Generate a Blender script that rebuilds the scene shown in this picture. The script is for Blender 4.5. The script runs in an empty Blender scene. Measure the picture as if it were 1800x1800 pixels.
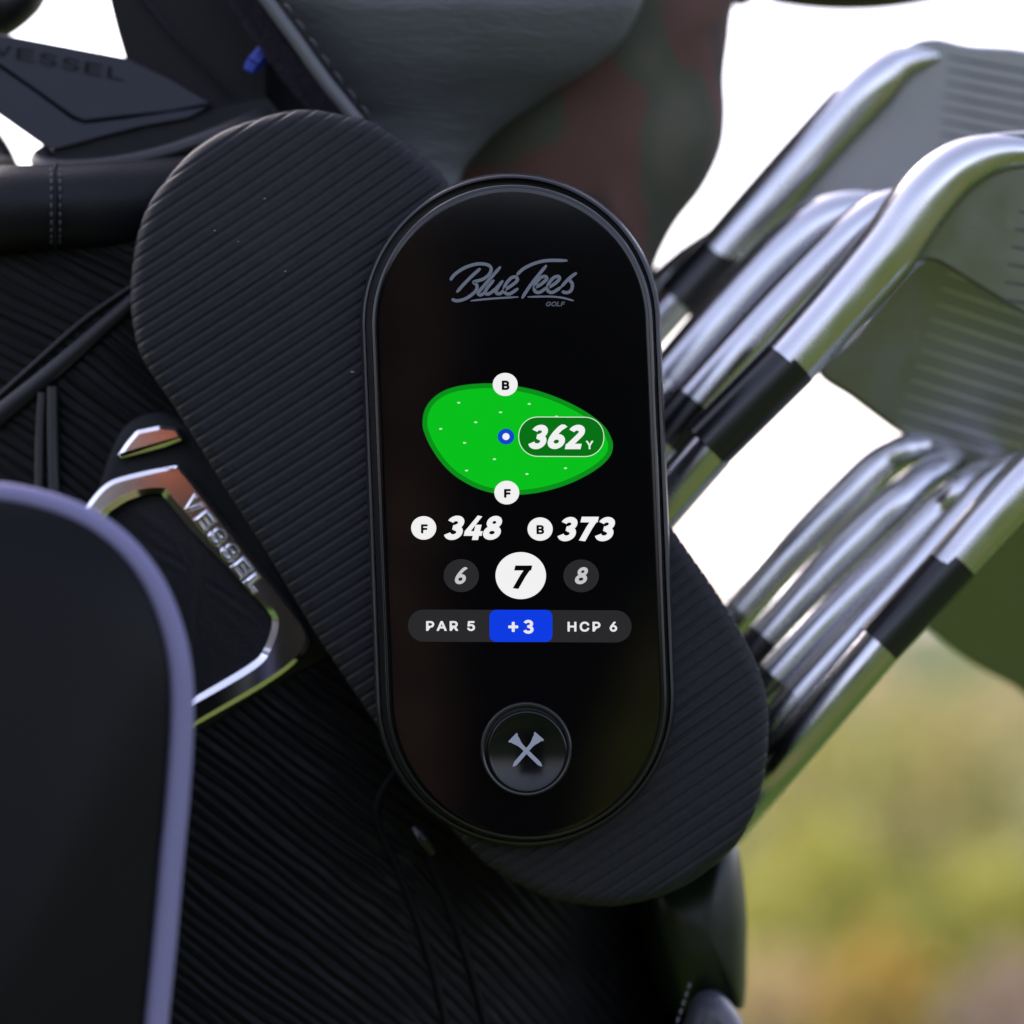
import bpy, bmesh, math, random
import numpy as np
from mathutils import Vector, Matrix
random.seed(7); np.random.seed(7)
SC = bpy.context.scene
COL = SC.collection
PI = math.pi

# ---------------------------------------------------------------- camera, sky, sun
S0 = 0.00015          # metres per photo pixel at the focus plane
D0 = 0.9              # camera to focus plane
CZ = 1.0              # camera height above the ground
HOR = 1090.0          # photo row of the horizon
EXPO = 1.75
cam = bpy.data.cameras.new('camera'); camo = bpy.data.objects.new('camera', cam); COL.objects.link(camo)
camo.location = (0, -D0, CZ); camo.rotation_euler = (PI/2, 0, 0)
cam.sensor_width = 36; cam.lens = 36*D0/(1800*S0)
cam.shift_y = (HOR-900)/1800
cam.clip_start = 0.05; cam.clip_end = 3000
cam.dof.use_dof = True; cam.dof.focus_distance = D0-0.002; cam.dof.aperture_fstop = cam.lens/20.0
SC.camera = camo
W = bpy.data.worlds.new('World'); SC.world = W; W.use_nodes = True
nt = W.node_tree; nt.nodes.clear()
sky = nt.nodes.new('ShaderNodeTexSky'); sky.sky_type = 'NISHITA'; sky.sun_disc = False
SUN_EL, SUN_AZ = math.radians(38), math.radians(-38)
sky.sun_elevation = SUN_EL; sky.sun_rotation = SUN_AZ
sky.air_density = 1.0; sky.dust_density = 3.0; sky.ozone_density = 1.5
bg = nt.nodes.new('ShaderNodeBackground'); bg.inputs[1].default_value = 0.15
wo = nt.nodes.new('ShaderNodeOutputWorld')
hs_ = nt.nodes.new('ShaderNodeHueSaturation'); hs_.inputs['Saturation'].default_value = .62
tint = nt.nodes.new('ShaderNodeMix'); tint.data_type = 'RGBA'; tint.blend_type = 'MULTIPLY'; tint.inputs[0].default_value = 1; tint.inputs[7].default_value = (1.0, .93, 1.02, 1)
nt.links.new(sky.outputs[0], hs_.inputs['Color']); nt.links.new(hs_.outputs[0], tint.inputs[6]); nt.links.new(tint.outputs[2], bg.inputs[0]); nt.links.new(bg.outputs[0], wo.inputs[0])
sun = bpy.data.lights.new('sun', 'SUN'); suno = bpy.data.objects.new('sun', sun); COL.objects.link(suno)
sun.energy = .55; sun.angle = math.radians(14); sun.color = (1, .975, .95)
sd = Vector((math.sin(SUN_AZ)*math.cos(SUN_EL), math.cos(SUN_AZ)*math.cos(SUN_EL), math.sin(SUN_EL)))
suno.rotation_euler = sd.to_track_quat('Z', 'Y').to_euler()
SC.view_settings.view_transform = 'Standard'; SC.view_settings.look = 'None'
SC.view_settings.exposure = EXPO; SC.view_settings.gamma = 1
SC.cycles.max_bounces = 8

# ---------------------------------------------------------------- layout helpers
def P(px, py, y=0.0):
    """the place in the world, y metres behind the focus plane, that the lens puts at a photo pixel"""
    s = S0*(D0+y)/D0
    return Vector(((px-900)*s, y, CZ+(HOR-py)*s))
def PA(px, py, y):
    px, py, y = np.broadcast_arrays(np.asarray(px, float), np.asarray(py, float), np.asarray(y, float))
    s = S0*(D0+y)/D0
    return np.stack([(px-900)*s, y, CZ+(HOR-py)*s], -1)

def catmull(pts, n, closed=False):
    pts = np.asarray(pts, float); m = len(pts)
    out = []
    segs = m if closed else m-1
    for i in range(segs):
        if closed: a, b, c, d = pts[(i-1) % m], pts[i], pts[(i+1) % m], pts[(i+2) % m]
        else: a, b, c, d = pts[max(i-1, 0)], pts[i], pts[i+1], pts[min(i+2, m-1)]
        for k in range(n):
            t = k/n
            out.append(.5*((2*b)+(-a+c)*t+(2*a-5*b+4*c-d)*t*t+(-a+3*b-3*c+d)*t**3))
    if not closed: out.append(pts[-1])
    return np.array(out)
def resample(pts, n, closed=True):
    pts = np.asarray(pts, float)
    q = np.vstack([pts, pts[:1]]) if closed else pts
    L = np.concatenate([[0], np.cumsum(np.linalg.norm(np.diff(q, axis=0), axis=1))])
    t = np.linspace(0, L[-1], n, endpoint=not closed)
    return np.stack([np.interp(t, L, q[:, k]) for k in range(q.shape[1])], -1)
def inset(pts, d):
    """inward offset of a closed outline (photo pixels, either winding)"""
    p = np.asarray(pts, float)
    t = np.roll(p, -1, 0)-np.roll(p, 1, 0); t /= np.maximum(np.linalg.norm(t, axis=1, keepdims=True), 1e-9)
    nrm = np.stack([-t[:, 1], t[:, 0]], -1)
    area = np.sum(p[:, 0]*np.roll(p[:, 1], -1)-np.roll(p[:, 0], -1)*p[:, 1])
    return p+nrm*(d if area > 0 else -d)
def pill(c0, c1, r, n=72):
    c0, c1 = np.array(c0, float), np.array(c1, float)
    a = (c1-c0)/np.linalg.norm(c1-c0); b = np.array([-a[1], a[0]])
    out = []
    for k in range(n+1):
        t = PI*k/n; out.append(c1+r*(b*math.cos(t)+a*math.sin(t)))
    for k in range(1, 12): out.append((c1-r*b)*(1-k/12)+(c0-r*b)*k/12)
    for k in range(n+1):
        t = PI*k/n; out.append(c0+r*(-b*math.cos(t)-a*math.sin(t)))
    for k in range(1, 12): out.append((c0+r*b)*(1-k/12)+(c1+r*b)*k/12)
    return np.array(out)

def vnoise(x, y, seed=0):
    x = np.asarray(x, float); y = np.asarray(y, float)
    xi, yi = np.floor(x).astype(np.int64), np.floor(y).astype(np.int64)
    fx, fy = x-xi, y-yi; fx = fx*fx*(3-2*fx); fy = fy*fy*(3-2*fy)
    def h(a, b):
        v = np.sin(a*127.1+b*311.7+seed*74.7)*43758.5453
        return v-np.floor(v)
    return (h(xi, yi)*(1-fx)+h(xi+1, yi)*fx)*(1-fy)+(h(xi, yi+1)*(1-fx)+h(xi+1, yi+1)*fx)*fy

# ---------------------------------------------------------------- materials
def srgb(r, g, b):
    f = lambda c: ((c/255+.055)/1.055)**2.4 if c/255 > .04045 else c/255/12.92
    return (f(r), f(g), f(b), 1)
MATS = {}
def mat(name, base, rough=.5, metal=0, spec=.5, noise=None, bump=None, coat=0, sheen=0, rnoise=None, ior=None):
    """noise=(scale, second colour, low, high), bump=(scale, strength, distance[, stretch])"""
    if name in MATS: return MATS[name]
    m = bpy.data.materials.new(name); m.use_nodes = True; t = m.node_tree
    b = t.nodes['Principled BSDF']
    base = tuple(base)[:3]+(1,)
    b.inputs['Base Color'].default_value = base
    b.inputs['Roughness'].default_value = rough; b.inputs['Metallic'].default_value = metal
    b.inputs['Specular IOR Level'].default_value = spec
    b.inputs['Coat Weight'].default_value = coat; b.inputs['Sheen Weight'].default_value = sheen
    if ior: b.inputs['IOR'].default_value = ior
    tc = t.nodes.new('ShaderNodeTexCoord')
    if noise:
        n = t.nodes.new('ShaderNodeTexNoise'); n.inputs['Scale'].default_value = noise[0]; n.inputs['Detail'].default_value = 5
        t.links.new(tc.outputs['Object'], n.inputs['Vector'])
        r = t.nodes.new('ShaderNodeMapRange'); r.inputs[1].default_value = noise[2]; r.inputs[2].default_value = noise[3]
        t.links.new(n.outputs[0], r.inputs[0])
        mx = t.nodes.new('ShaderNodeMix'); mx.data_type = 'RGBA'
        mx.inputs[6].default_value = base; mx.inputs[7].default_value = tuple(noise[1])[:3]+(1,)
        t.links.new(r.outputs[0], mx.inputs[0]); t.links.new(mx.outputs[2], b.inputs['Base Color'])
    if rnoise:
        n = t.nodes.new('ShaderNodeTexNoise'); n.inputs['Scale'].default_value = rnoise[0]; n.inputs['Detail'].default_value = 4
        t.links.new(tc.outputs['Object'], n.inputs['Vector'])
        r = t.nodes.new('ShaderNodeMapRange'); r.inputs[1].default_value = .3; r.inputs[2].default_value = .7
        r.inputs[3].default_value = rnoise[1]; r.inputs[4].default_value = rnoise[2]
        t.links.new(n.outputs[0], r.inputs[0]); t.links.new(r.outputs[0], b.inputs['Roughness'])
    if bump:
        n = t.nodes.new('ShaderNodeTexNoise'); n.inputs['Scale'].default_value = bump[0]; n.inputs['Detail'].default_value = 6
        mp = t.nodes.new('ShaderNodeMapping')
        if len(bump) > 3: mp.inputs['Scale'].default_value = bump[3]
        t.links.new(tc.outputs['Object'], mp.inputs[0]); t.links.new(mp.outputs[0], n.inputs['Vector'])
        bp = t.nodes.new('ShaderNodeBump'); bp.inputs['Strength'].default_value = bump[1]; bp.inputs['Distance'].default_value = bump[2]
        t.links.new(n.outputs[0], bp.inputs['Height']); t.links.new(bp.outputs[0], b.inputs['Normal'])
    MATS[name] = m; return m
def emit(name, rgb):
    if name in MATS: return MATS[name]
    m = bpy.data.materials.new(name); m.use_nodes = True; t = m.node_tree
    b = t.nodes['Principled BSDF']; c = srgb(*rgb)
    b.inputs['Base Color'].default_value = (0, 0, 0, 1); b.inputs['Roughness'].default_value = .3
    b.inputs['Specular IOR Level'].default_value = .0
    b.inputs['Emission Color'].default_value = c; b.inputs['Emission Strength'].default_value = 1/2**EXPO
    MATS[name] = m; return m

M_rubber = mat('ribbed_silicone', (.0125, .0125, .016), .6, spec=.18, bump=(2500, .25, .0002), noise=(700, (.017, .017, .021), .4, .7))
M_house = mat('satin_black_plastic', (.010, .010, .013), .32, spec=.4, rnoise=(300, .26, .38))
M_bezel = mat('gloss_black_plastic', (.010, .010, .013), .16, spec=.5)
M_groove = mat('groove_black', (.004, .004, .005), .7, spec=.2)
M_glass = mat('screen_glass', (.0018, .0018, .0024), .06, spec=.5, ior=1.45)
M_print = mat('grey_print', (.13, .14, .17), .45)
M_vinyl = mat('black_bag_vinyl', (.0026, .0026, .0034), .48, spec=.10, bump=(900, .3, .0004), rnoise=(120, .36, .55))
M_leather = mat('black_leather', (.005, .005, .0075), .46, spec=.2, bump=(1200, .35, .0004), rnoise=(60, .40, .56))
M_strap = mat('black_strap', (.009, .009, .013), .38, spec=.35, bump=(1500, .2, .0003))
M_lining = mat('bag_lining', (.006, .006, .008), .8, spec=.2, bump=(700, .3, .0005))
M_yoke = mat('moulded_yoke', (.017, .017, .029), .45, spec=.3, bump=(1800, .15, .0002))
M_chrome = mat('chrome', (.82, .82, .86), .07, 1)
M_steel = mat('polished_steel', (.60, .60, .63), .24, 1, rnoise=(90, .19, .30))
M_satin = mat('satin_steel', (.30, .305, .31), .30, 1, bump=(1600, .25, .0002, (1, 1, 8)), rnoise=(70, .27, .45))
M_score = mat('score_line_paint', (.10, .10, .12), .5, .6)
M_ferrule = mat('ferrule_plastic', (.008, .008, .010), .22, spec=.5)
M_grey = mat('grey_leather', (.085, .088, .098), .48, spec=.4, bump=(420, .55, .0007, (.45, 1, 2.2)), noise=(18, (.062, .067, .068), .35, .7))
M_piping = mat('grey_piping', (.085, .088, .096), .42, bump=(900, .3, .0004))
M_fur = mat('purple_grey_pile', (.030, .026, .036), .9, spec=.1)
M_thread = mat('dark_thread', (.035, .036, .045), .6)
M_blue = mat('blue_tab', (.010, .035, .30), .4)
M_pouch = mat('charcoal_pouch', (.0028, .0028, .0034), .42, spec=.13, bump=(1400, .15, .0003))
M_lav = mat('lavender_piping', (.18, .17, .29), .6, spec=.15, bump=(1500, .3, .0003))
M_bottlegreen = mat('green_black_vinyl', (.004, .007, .002), .35, spec=.35)

def camo_mat():
    m = bpy.data.materials.new('camouflage_cloth'); m.use_nodes = True; t = m.node_tree
    b = t.nodes['Principled BSDF']; b.inputs['Roughness'].default_value = .8
    tc = t.nodes.new('ShaderNodeTexCoord'); n = t.nodes.new('ShaderNodeTexNoise')
    n.inputs['Scale'].default_value = 27; n.inputs['Detail'].default_value = 1
    t.links.new(tc.outputs['Object'], n.inputs['Vector'])
    r = t.nodes.new('ShaderNodeValToRGB'); r.color_ramp.interpolation = 'EASE'
    e = r.color_ramp.elements; e[0].position = .36; e[0].color = (.014, .012, .010, 1); e[1].position = .44; e[1].color = (.070, .028, .018, 1)
    for p, c in ((.52, (.072, .029, .019, 1)), (.58, (.040, .044, .024, 1)), (.68, (.058, .056, .033, 1))):
        k = e.new(p); k.color = c
    t.links.new(n.outputs[0], r.inputs[0]); t.links.new(r.outputs[0], b.inputs['Base Color'])
    return m
M_camo = camo_mat()

# ---------------------------------------------------------------- object helpers
def tag(o, label=None, cat=None, group=None, kind=None):
    for k, v in (('label', label), ('category', cat), ('group', group), ('kind', kind)):
        if v: o[k] = v
    return o
def thing(name, label, cat, loc, group=None):
    o = bpy.data.objects.new(name, None); COL.objects.link(o); o.location = loc; o.empty_display_size = .01
    return tag(o, label, cat, group)
def link(name, me, m, parent=None, smooth=True):
    me.name = name
    o = bpy.data.objects.new(name, me); COL.objects.link(o)
    if m and not me.materials: me.materials.append(m)
    if smooth: me.shade_smooth()
    if parent:
        o.parent = parent
        w = Matrix.Identity(4); p = parent
        while p is not None:
            w = Matrix.Translation(p.location) @ w; p = p.parent
        me.transform(w.inverted())       # vertices were made in world space
    return o
def mesh(V, F):
    me = bpy.data.meshes.new('m'); me.from_pydata([tuple(v) for v in V], [], F); me.update(); return me
def gridmesh(G, closed_v=False, closed_u=False, flip=False):
    """G: (nu, nv, 3) array"""
    nu, nv = G.shape[:2]
    iu = np.arange(nu if closed_u else nu-1); iv = np.arange(nv if closed_v else nv-1)
    A, B = np.meshgrid(iu, iv, indexing='ij')
    A2, B2 = (A+1) % nu, (B+1) % nv
    f = np.stack([A*nv+B, A2*nv+B, A2*nv+B2, A*nv+B2], -1).reshape(-1, 4)
    if flip: f = f[:, ::-1]
    return G.reshape(-1, 3), f
def npmesh(V, F, caps=()):
    if caps: return mesh(V, [tuple(int(i) for i in f) for f in F]+[tuple(c) for c in caps])
    me = bpy.data.meshes.new('m'); me.vertices.add(len(V)); me.vertices.foreach_set('co', np.ascontiguousarray(V, dtype=np.float32).ravel())
    n = len(F); me.loops.add(n*4); me.polygons.add(n)
    me.loops.foreach_set('vertex_index', np.ascontiguousarray(F, dtype=np.int32).ravel())
    me.polygons.foreach_set('loop_start', np.arange(0, 4*n, 4, dtype=np.int32))
    me.update(calc_edges=True); me.validate(); return me
def fixn(me):
    bm = bmesh.new(); bm.from_mesh(me); bmesh.ops.recalc_face_normals(bm, faces=bm.faces); bm.to_mesh(me); bm.free(); return me
def sharp(me, deg=35):
    me.shade_smooth(); me.set_sharp_from_angle(angle=math.radians(deg)); return me

def tube(path, rad, n=20, sub=8, flat=1.0, cap=True, smooth=True, y=None):
    """path: (px,py,y) stations, rad in photo pixels (number or one per station); flat squeezes it in depth"""
    path = np.asarray(path, float)
    if path.shape[1] == 2: path = np.hstack([path, np.full((len(path), 1), y)])
    rad = np.full(len(path), float(rad)) if np.isscalar(rad) else np.asarray(rad, float)
    q = np.hstack([path, rad[:, None]])
    q = catmull(q, sub) if sub > 1 else q
    C = PA(q[:, 0], q[:, 1], q[:, 2]); R = q[:, 3]*S0
    T = np.gradient(C, axis=0); T /= np.linalg.norm(T, axis=1, keepdims=True)
    up = np.array([0, 1.0, 0])
    G = np.zeros((len(C), n, 3))
    for i in range(len(C)):
        b = np.cross(T[i], up); nb = np.linalg.norm(b)
        if nb < 1e-3: b = np.array([1.0, 0, 0]); nb = 1
        b /= nb; c = np.cross(b, T[i])
        for k in range(n):
            a = 2*PI*k/n; G[i, k] = C[i]+R[i]*(b*math.cos(a)+c*math.sin(a)*flat)
    V, F = gridmesh(G, closed_v=True)
    me = mesh(V, [tuple(map(int, f)) for f in F]+([tuple(range(n)), tuple((len(C)-1)*n+k for k in range(n))[::-1]] if cap else []))
    fixn(me)
    return sharp(me, 50)
def rings(outl, prof, cap_front=True, cap_back=False):
    """sweep a profile of (inset px, y) pairs round a closed outline"""
    outl = np.asarray(outl, float); n = len(outl); G = []
    for d, y in prof:
        p = inset(outl, d); G.append(PA(p[:, 0], p[:, 1], y))
    V, F = gridmesh(np.array(G), closed_v=True)
    F = [tuple(map(int, f)) for f in F]
    if cap_front: F.append(tuple((len(prof)-1)*n+k for k in range(n)))
    if cap_back: F.append(tuple(range(n)))
    return fixn(mesh(V, F))
def inflate(outl, y0, rise, back=.03, nr=14, power=1.0, centre=None, hf=None, flatp=.5, dome=0):
    """a padded body: outline pulled towards its centre while it rises towards the viewer, plus a rounded back"""
    p = np.asarray(outl, float); c = p.mean(0) if centre is None else np.array(centre, float); G = []
    for k in range(3):
        t = (k+.0)/3; s = .80+.2*math.sin(t*PI/2); q = c+(p-c)*s; G.append(PA(q[:, 0], q[:, 1], y0+back*(1-t)))
    for k in range(nr):
        t = k/nr*PI/2; s = math.cos(t)**power; q = c+(p-c)*s
        if dome:
            dd_ = np.sqrt(((q[:, None, :]-p[None, ::2, :])**2).sum(-1)).min(1); e_ = np.clip(1-dd_/dome, 0, 1)
            yy = y0-rise*.6*np.sqrt(1-e_**2)-rise*.4*math.sin(t)**2
        else: yy = np.full(len(q), y0-rise*(math.sin(t)**flatp if flatp != 1 else math.sin(t)))
        if hf is not None: yy = yy+hf(q[:, 0], q[:, 1])*min(1, k/2)
        G.append(PA(q[:, 0], q[:, 1], yy))
    n = len(p); V, F = gridmesh(np.array(G), closed_v=True); F = [tuple(map(int, f)) for f in F]
    V = np.vstack([V, PA(c[0], c[1], y0-rise+(float(hf(c[0], c[1])) if hf is not None else 0))[None]])
    b = (len(G)-1)*n; F += [(b+k, b+(k+1) % n, len(V)-1) for k in range(n)]
    F.append(tuple(range(n)))
    return fixn(mesh(V, F))
def flat_poly(outl, y, th=.00006):
    """thin printed or lit shape with a little thickness"""
    return rings(outl, [(0, y+th), (0, y)])
def ribbon(path, w, y, taper=True, sub=8):
    q = catmull(np.asarray(path, float), sub); T = np.gradient(q, axis=0); T /= np.maximum(np.linalg.norm(T, axis=1, keepdims=True), 1e-6)
    N = np.stack([-T[:, 1], T[:, 0]], -1); m = len(q)
    ww = np.full(m, w/2.0)
    if taper:
        e = min(3, m//3)
        for k in range(e): ww[k] *= .55+.45*k/e; ww[-1-k] *= .55+.45*k/e
    A, B = q+N*ww[:, None], q-N*ww[:, None]
    V = np.vstack([PA(A[:, 0], A[:, 1], y), PA(B[:, 0], B[:, 1], y)])
    return V, [(i, i+1, m+i+1, m+i) for i in range(m-1)]
def ellipse(cx, cy, rx, ry, n=48):
    return [(cx+rx*math.cos(2*PI*k/n), cy+ry*math.sin(2*PI*k/n)) for k in range(n)]
def rrect(x0, y0, x1, y1, r, n=10, dy=0):
    o = []
    for cx, cy, a in ((x1-r, y1-r, 0), (x0+r, y1-r, 90), (x0+r, y0+r, 180), (x1-r, y0+r, 270)):
        for k in range(n+1):
            t = math.radians(a+90*k/n); o.append((cx+r*math.cos(t), cy+r*math.sin(t)))
    return [(x, y+dy*(x-x0)/(x1-x0)) for x, y in o]
def arc(cx, cy, rx, ry, a0, a1, n=16):
    return [(cx+rx*math.cos(math.radians(a0+(a1-a0)*k/n)), cy+ry*math.sin(math.radians(a0+(a1-a0)*k/n))) for k in range(n+1)]
DIG = {'2': [(arc(.32, .69, .20, .185, 165, -20)+[(.47, .57), (.36, .42), (.16, .16)], .235), ([(.02, .11), (.62, .11)], .22)],
       '3': [(arc(.31, .70, .20, .18, 165, -80), .225), (arc(.31, .31, .225, .195, 90, -165), .235), ([(.24, .515), (.36, .515)], .19)],
       '4': [([(.44, 1.0), (.10, .30)], .20), ([(.02, .265), (.68, .265)], .19), ([(.47, .62), (.47, 0)], .225)],
       '6': [([(.55, 1.0), (.36, .84), (.22, .64), (.14, .46), (.115, .32)], .23), (arc(.33, .31, .215, .195, 0, 385, 30), .225)],
       '7': [([(.02, .885), (.66, .885)], .23), ([(.53, .88), (.40, .55), (.24, 0)], .24)],
       '8': [(arc(.33, .715, .175, .165, 0, 385, 30), .21), (arc(.33, .30, .215, .185, 0, 385, 30), .225)]}
def digits(word, x0, y0, x1, y1, y, shear=.22, adv=.70, thick=1.0):
    V, F, W_ = [], [], []
    for i, ch in enumerate(word):
        for pts, w in DIG[ch]:
            q = np.array(pts, float); q = resample(q, 24, False) if len(q) > 2 else q
            T = np.gradient(q, axis=0); T /= np.linalg.norm(T, axis=1, keepdims=True); N = np.stack([-T[:, 1], T[:, 0]], -1)
            A, B = q+N*w*thick/2, q-N*w*thick/2; o_ = len(V); m = len(q); L = len(W_); W_.append(0)
            for p in np.vstack([A, B]):
                V.append((p[0]+i*adv+shear*p[1], min(max(p[1], 0), 1), L))
            F += [(o_+k, o_+k+1, o_+m+k+1, o_+m+k) for k in range(m-1)]
    V = np.array(V); mn, mx_ = V[:, :2].min(0), V[:, :2].max(0); u = (V[:, :2]-mn)/(mx_-mn)
    return mesh(PA(x0+u[:, 0]*(x1-x0), y1-u[:, 1]*(y1-y0), y-V[:, 2]*.0000015), F)
FONT = None
try:      # the sans face that ships with Blender; the built-in face is the fallback
    fp_ = bpy.utils.system_resource('DATAFILES', path='fonts')+'/Inter.woff2'
    FONT = bpy.data.fonts.load(fp_)
except Exception: FONT = None
def text_mesh(body, x0, y0, x1, y1, y, shear=0, bold=0, space=1.0, ang=None, extr=0.0, bev=0.0):
    """lettering fitted to a pixel box, thickened by bold pixels; ang=(origin px, direction, up) lays it along a line instead"""
    cu = bpy.data.curves.new('t', 'FONT'); cu.body = body; cu.shear = shear; cu.space_character = space
    cu.resolution_u = 6; cu.extrude = .02 if (bev or extr) else 0
    if bev: cu.bevel_depth = bev; cu.bevel_resolution = 3
    if FONT: cu.font = FONT
    ob = bpy.data.objects.new('t', cu); COL.objects.link(ob)
    me = bpy.data.meshes.new_from_object(ob.evaluated_get(bpy.context.evaluated_depsgraph_get()))
    bpy.data.objects.remove(ob); bpy.data.curves.remove(cu)
    n = len(me.vertices); co = np.zeros(n*3); me.vertices.foreach_get('co', co); co = co.reshape(-1, 3)
    mn, mx_ = co.min(0), co.max(0); u = (co-mn)/np.maximum(mx_-mn, 1e-9)
    if ang is not None:
        (ox, oy), (dx, dy), (ux, uy) = ang
        yy = y-u[:, 2]*(extr or .00005)
        px = ox+u[:, 0]*dx+u[:, 1]*ux; py = oy+u[:, 0]*dy+u[:, 1]*uy
        me.vertices.foreach_set('co', PA(px, py, yy).astype(np.float32).ravel()); me.update(); me.materials.clear()
        return fixn(me)
    F = [tuple(p.vertices) for p in me.polygons]; V, FF = [], []; b = bold
    offs = [(0, 0)]+([(b*q_*math.cos(PI*k/10), b*q_*math.sin(PI*k/10)) for q_ in (.55, 1) for k in range(20)] if b else [])
    for k, (dx, dy) in enumerate(offs):
        px = x0+b+u[:, 0]*(x1-x0-2*b)+dx; py = y1-b-u[:, 1]*(y1-y0-2*b)+dy
        o_ = len(V); V += list(PA(px, py, y-.00001-k*.0000006)); FF += [tuple(i_+o_ for i_ in f) for f in F]
    bpy.data.meshes.remove(me)
    return mesh(V, FF)

# ---------------------------------------------------------------- the ground
def ground_mat():
    m = bpy.data.materials.new('autumn_grass'); m.use_nodes = True; t = m.node_tree
    b = t.nodes['Principled BSDF']; b.inputs['Roughness'].default_value = .95; b.inputs['Specular IOR Level'].default_value = .1
    tc = t.nodes.new('ShaderNodeTexCoord')
    n = t.nodes.new('ShaderNodeTexNoise'); n.inputs['Scale'].default_value = .55; n.inputs['Detail'].default_value = 7; n.inputs['Roughness'].default_value = .6
    t.links.new(tc.outputs['Object'], n.inputs['Vector'])
    r = t.nodes.new('ShaderNodeValToRGB'); e = r.color_ramp.elements
    e[0].position = .34; e[0].color = (.024, .052, .008, 1); e[1].position = .68; e[1].color = (.12, .09, .05, 1)
    for p, c in ((.45, (.040, .075, .012, 1)), (.55, (.070, .090, .018, 1))):
        k = e.new(p); k.color = c
    t.links.new(n.outputs[0], r.inputs[0]); t.links.new(r.outputs[0], b.inputs['Base Color'])
    return m
g = mesh([(-900, -400, 0), (900, -400, 0), (900, 1500, 0), (-900, 1500, 0)], [(0, 1, 2, 3)])
go = link('ground', g, ground_mat(), smooth=False); go['kind'] = 'structure'

# shrubs on the rough ground behind, and dark foliage added behind the camera to blacken the glass reflection
def leaf_mat(name, c1, c2, spec=.3):
    return mat(name, c1, .6, noise=(9, c2, .35, .65), spec=spec)
def leaves(centre, rad, n, size, seed):
    rs = np.random.RandomState(seed); V, F = [], []
    for i in range(n):
        d = rs.normal(size=3); d /= np.linalg.norm(d); rr = rs.uniform(.35, 1)**.6
        rr *= 1+.25*math.sin(d[0]*5+seed)*math.cos(d[2]*6+seed)
        c = np.array(centre)+d*np.array(rad)*rr
        if c[2] < .01: c[2] = rs.uniform(.01, .1)
        a = rs.normal(size=3); a /= np.linalg.norm(a); b = np.cross(a, rs.normal(size=3)); b /= np.linalg.norm(b)
        s = size*rs.uniform(.6, 1.3); k = len(V)
        V += [c-a*s, c-b*s*.4, c+a*s, c+b*s*.4]; F.append((k, k+1, k+2, k+3))
    return mesh(V, F)
def shrub(px, dist, h, w, m, label, seed, n=1100, size=.03, group='shrubs out of focus beyond the clubs'):
    x = (px-900)*S0*(D0+dist)/D0
    t = thing('shrub', label, 'shrub', (x, dist, 0), group)
    link('foliage', leaves((x, dist, h*.52), (w/2, w/2, h*.5), n, size, seed), m, t, smooth=False)
    st = bmesh.new()
    for k in range(5):
        a = k*1.3+seed; v0 = Vector((x+.02*math.cos(a), dist+.02*math.sin(a), 0)); v1 = Vector((x+w*.28*math.cos(a), dist+w*.28*math.sin(a), h*.7))
        mm = bmesh.ops.create_cone(st, segments=6, radius1=.012, radius2=.004, depth=(v1-v0).length, cap_ends=True)
        q = (v1-v0).to_track_quat('Z', 'Y').to_matrix().to_4x4(); bmesh.ops.transform(st, matrix=Matrix.Translation((v0+v1)/2) @ q, verts=mm['verts'])
    me = bpy.data.meshes.new('s'); st.to_mesh(me); st.free(); link('stem', me, mat('shrub_bark', (.09, .06, .04), .9), t)
LM = dict(olive=leaf_mat('olive_leaf', (.54, .49, .08), (.42, .42, .07)), green=leaf_mat('green_leaf', (.36, .35, .08), (.45, .41, .10)),
          tan=leaf_mat('tan_leaf', (.72, .52, .28), (.58, .46, .17)), gold=leaf_mat('gold_leaf', (.62, .38, .06), (.5, .36, .07)),
          pink=leaf_mat('pinkish_leaf', (.52, .36, .28), (.42, .30, .20)))
shrub(1330, 9.0, .88, .75, LM['olive'], 'blurred olive shrub low against the ribbed grip and bag pocket', 1)
shrub(1490, 9.6, .97, .9, LM['tan'], 'blurred tan shrub just below the black ferrule', 2)
shrub(1640, 8.6, .84, .55, LM['green'], 'blurred grey green shrub at the right below the lowest iron', 3)
shrub(1800, 9.2, .93, .75, LM['tan'], 'blurred tan shrub cut off by the right edge of the photo', 4)
shrub(1440, 7.6, .50, .50, LM['olive'], 'blurred yellow olive shrub in the middle of the lower right background', 5)
shrub(1760, 7.4, .46, .5, LM['olive'], 'blurred olive shrub at the right edge halfway down the background', 6)
shrub(1540, 6.4, .34, .28, LM['gold'], 'blurred golden yellow shrub at the bottom of the photo', 7, 420, .025)
shrub(1790, 6.2, .32, .3, LM['pink'], 'blurred pinkish shrub in the bottom right corner', 8, 420, .025)
shrub(1350, 6.6, .30, .3, LM['tan'], 'blurred brown shrub beside the grey pocket edge at the bottom', 9, 420, .025)
hd = thing('reflection_blocker', 'unseen dark foliage added to keep the screen glass reflection black', 'reflection_blocker', (0, -4.2, 0))  # foliage block added out of view so the screen reflects something dark
bm = bmesh.new()
for i in range(4):
    m_ = leaves((-.50+i*.25, -4.25+.05*math.sin(i*2.1), .90+.04*math.sin(i*1.7)), (.24, .24, .92), 700, .05, 40+i); bm.from_mesh(m_)
me = bpy.data.meshes.new('h'); bm.to_mesh(me); bm.free()
link('foliage', me, leaf_mat('blocker_leaf', (.010, .012, .010), (.012, .012, .010), 0), hd, smooth=False)
core = mesh([(-.62, -4.4, 0), (.36, -4.4, 0), (.36, -4.22, 0), (-.62, -4.22, 0), (-.60, -4.4, 1.66), (.34, -4.4, 1.66), (.34, -4.22, 1.66), (-.60, -4.22, 1.66)],
            [(0, 1, 2, 3), (4, 5, 6, 7), (0, 1, 5, 4), (1, 2, 6, 5), (2, 3, 7, 6), (3, 0, 4, 7)])
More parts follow.
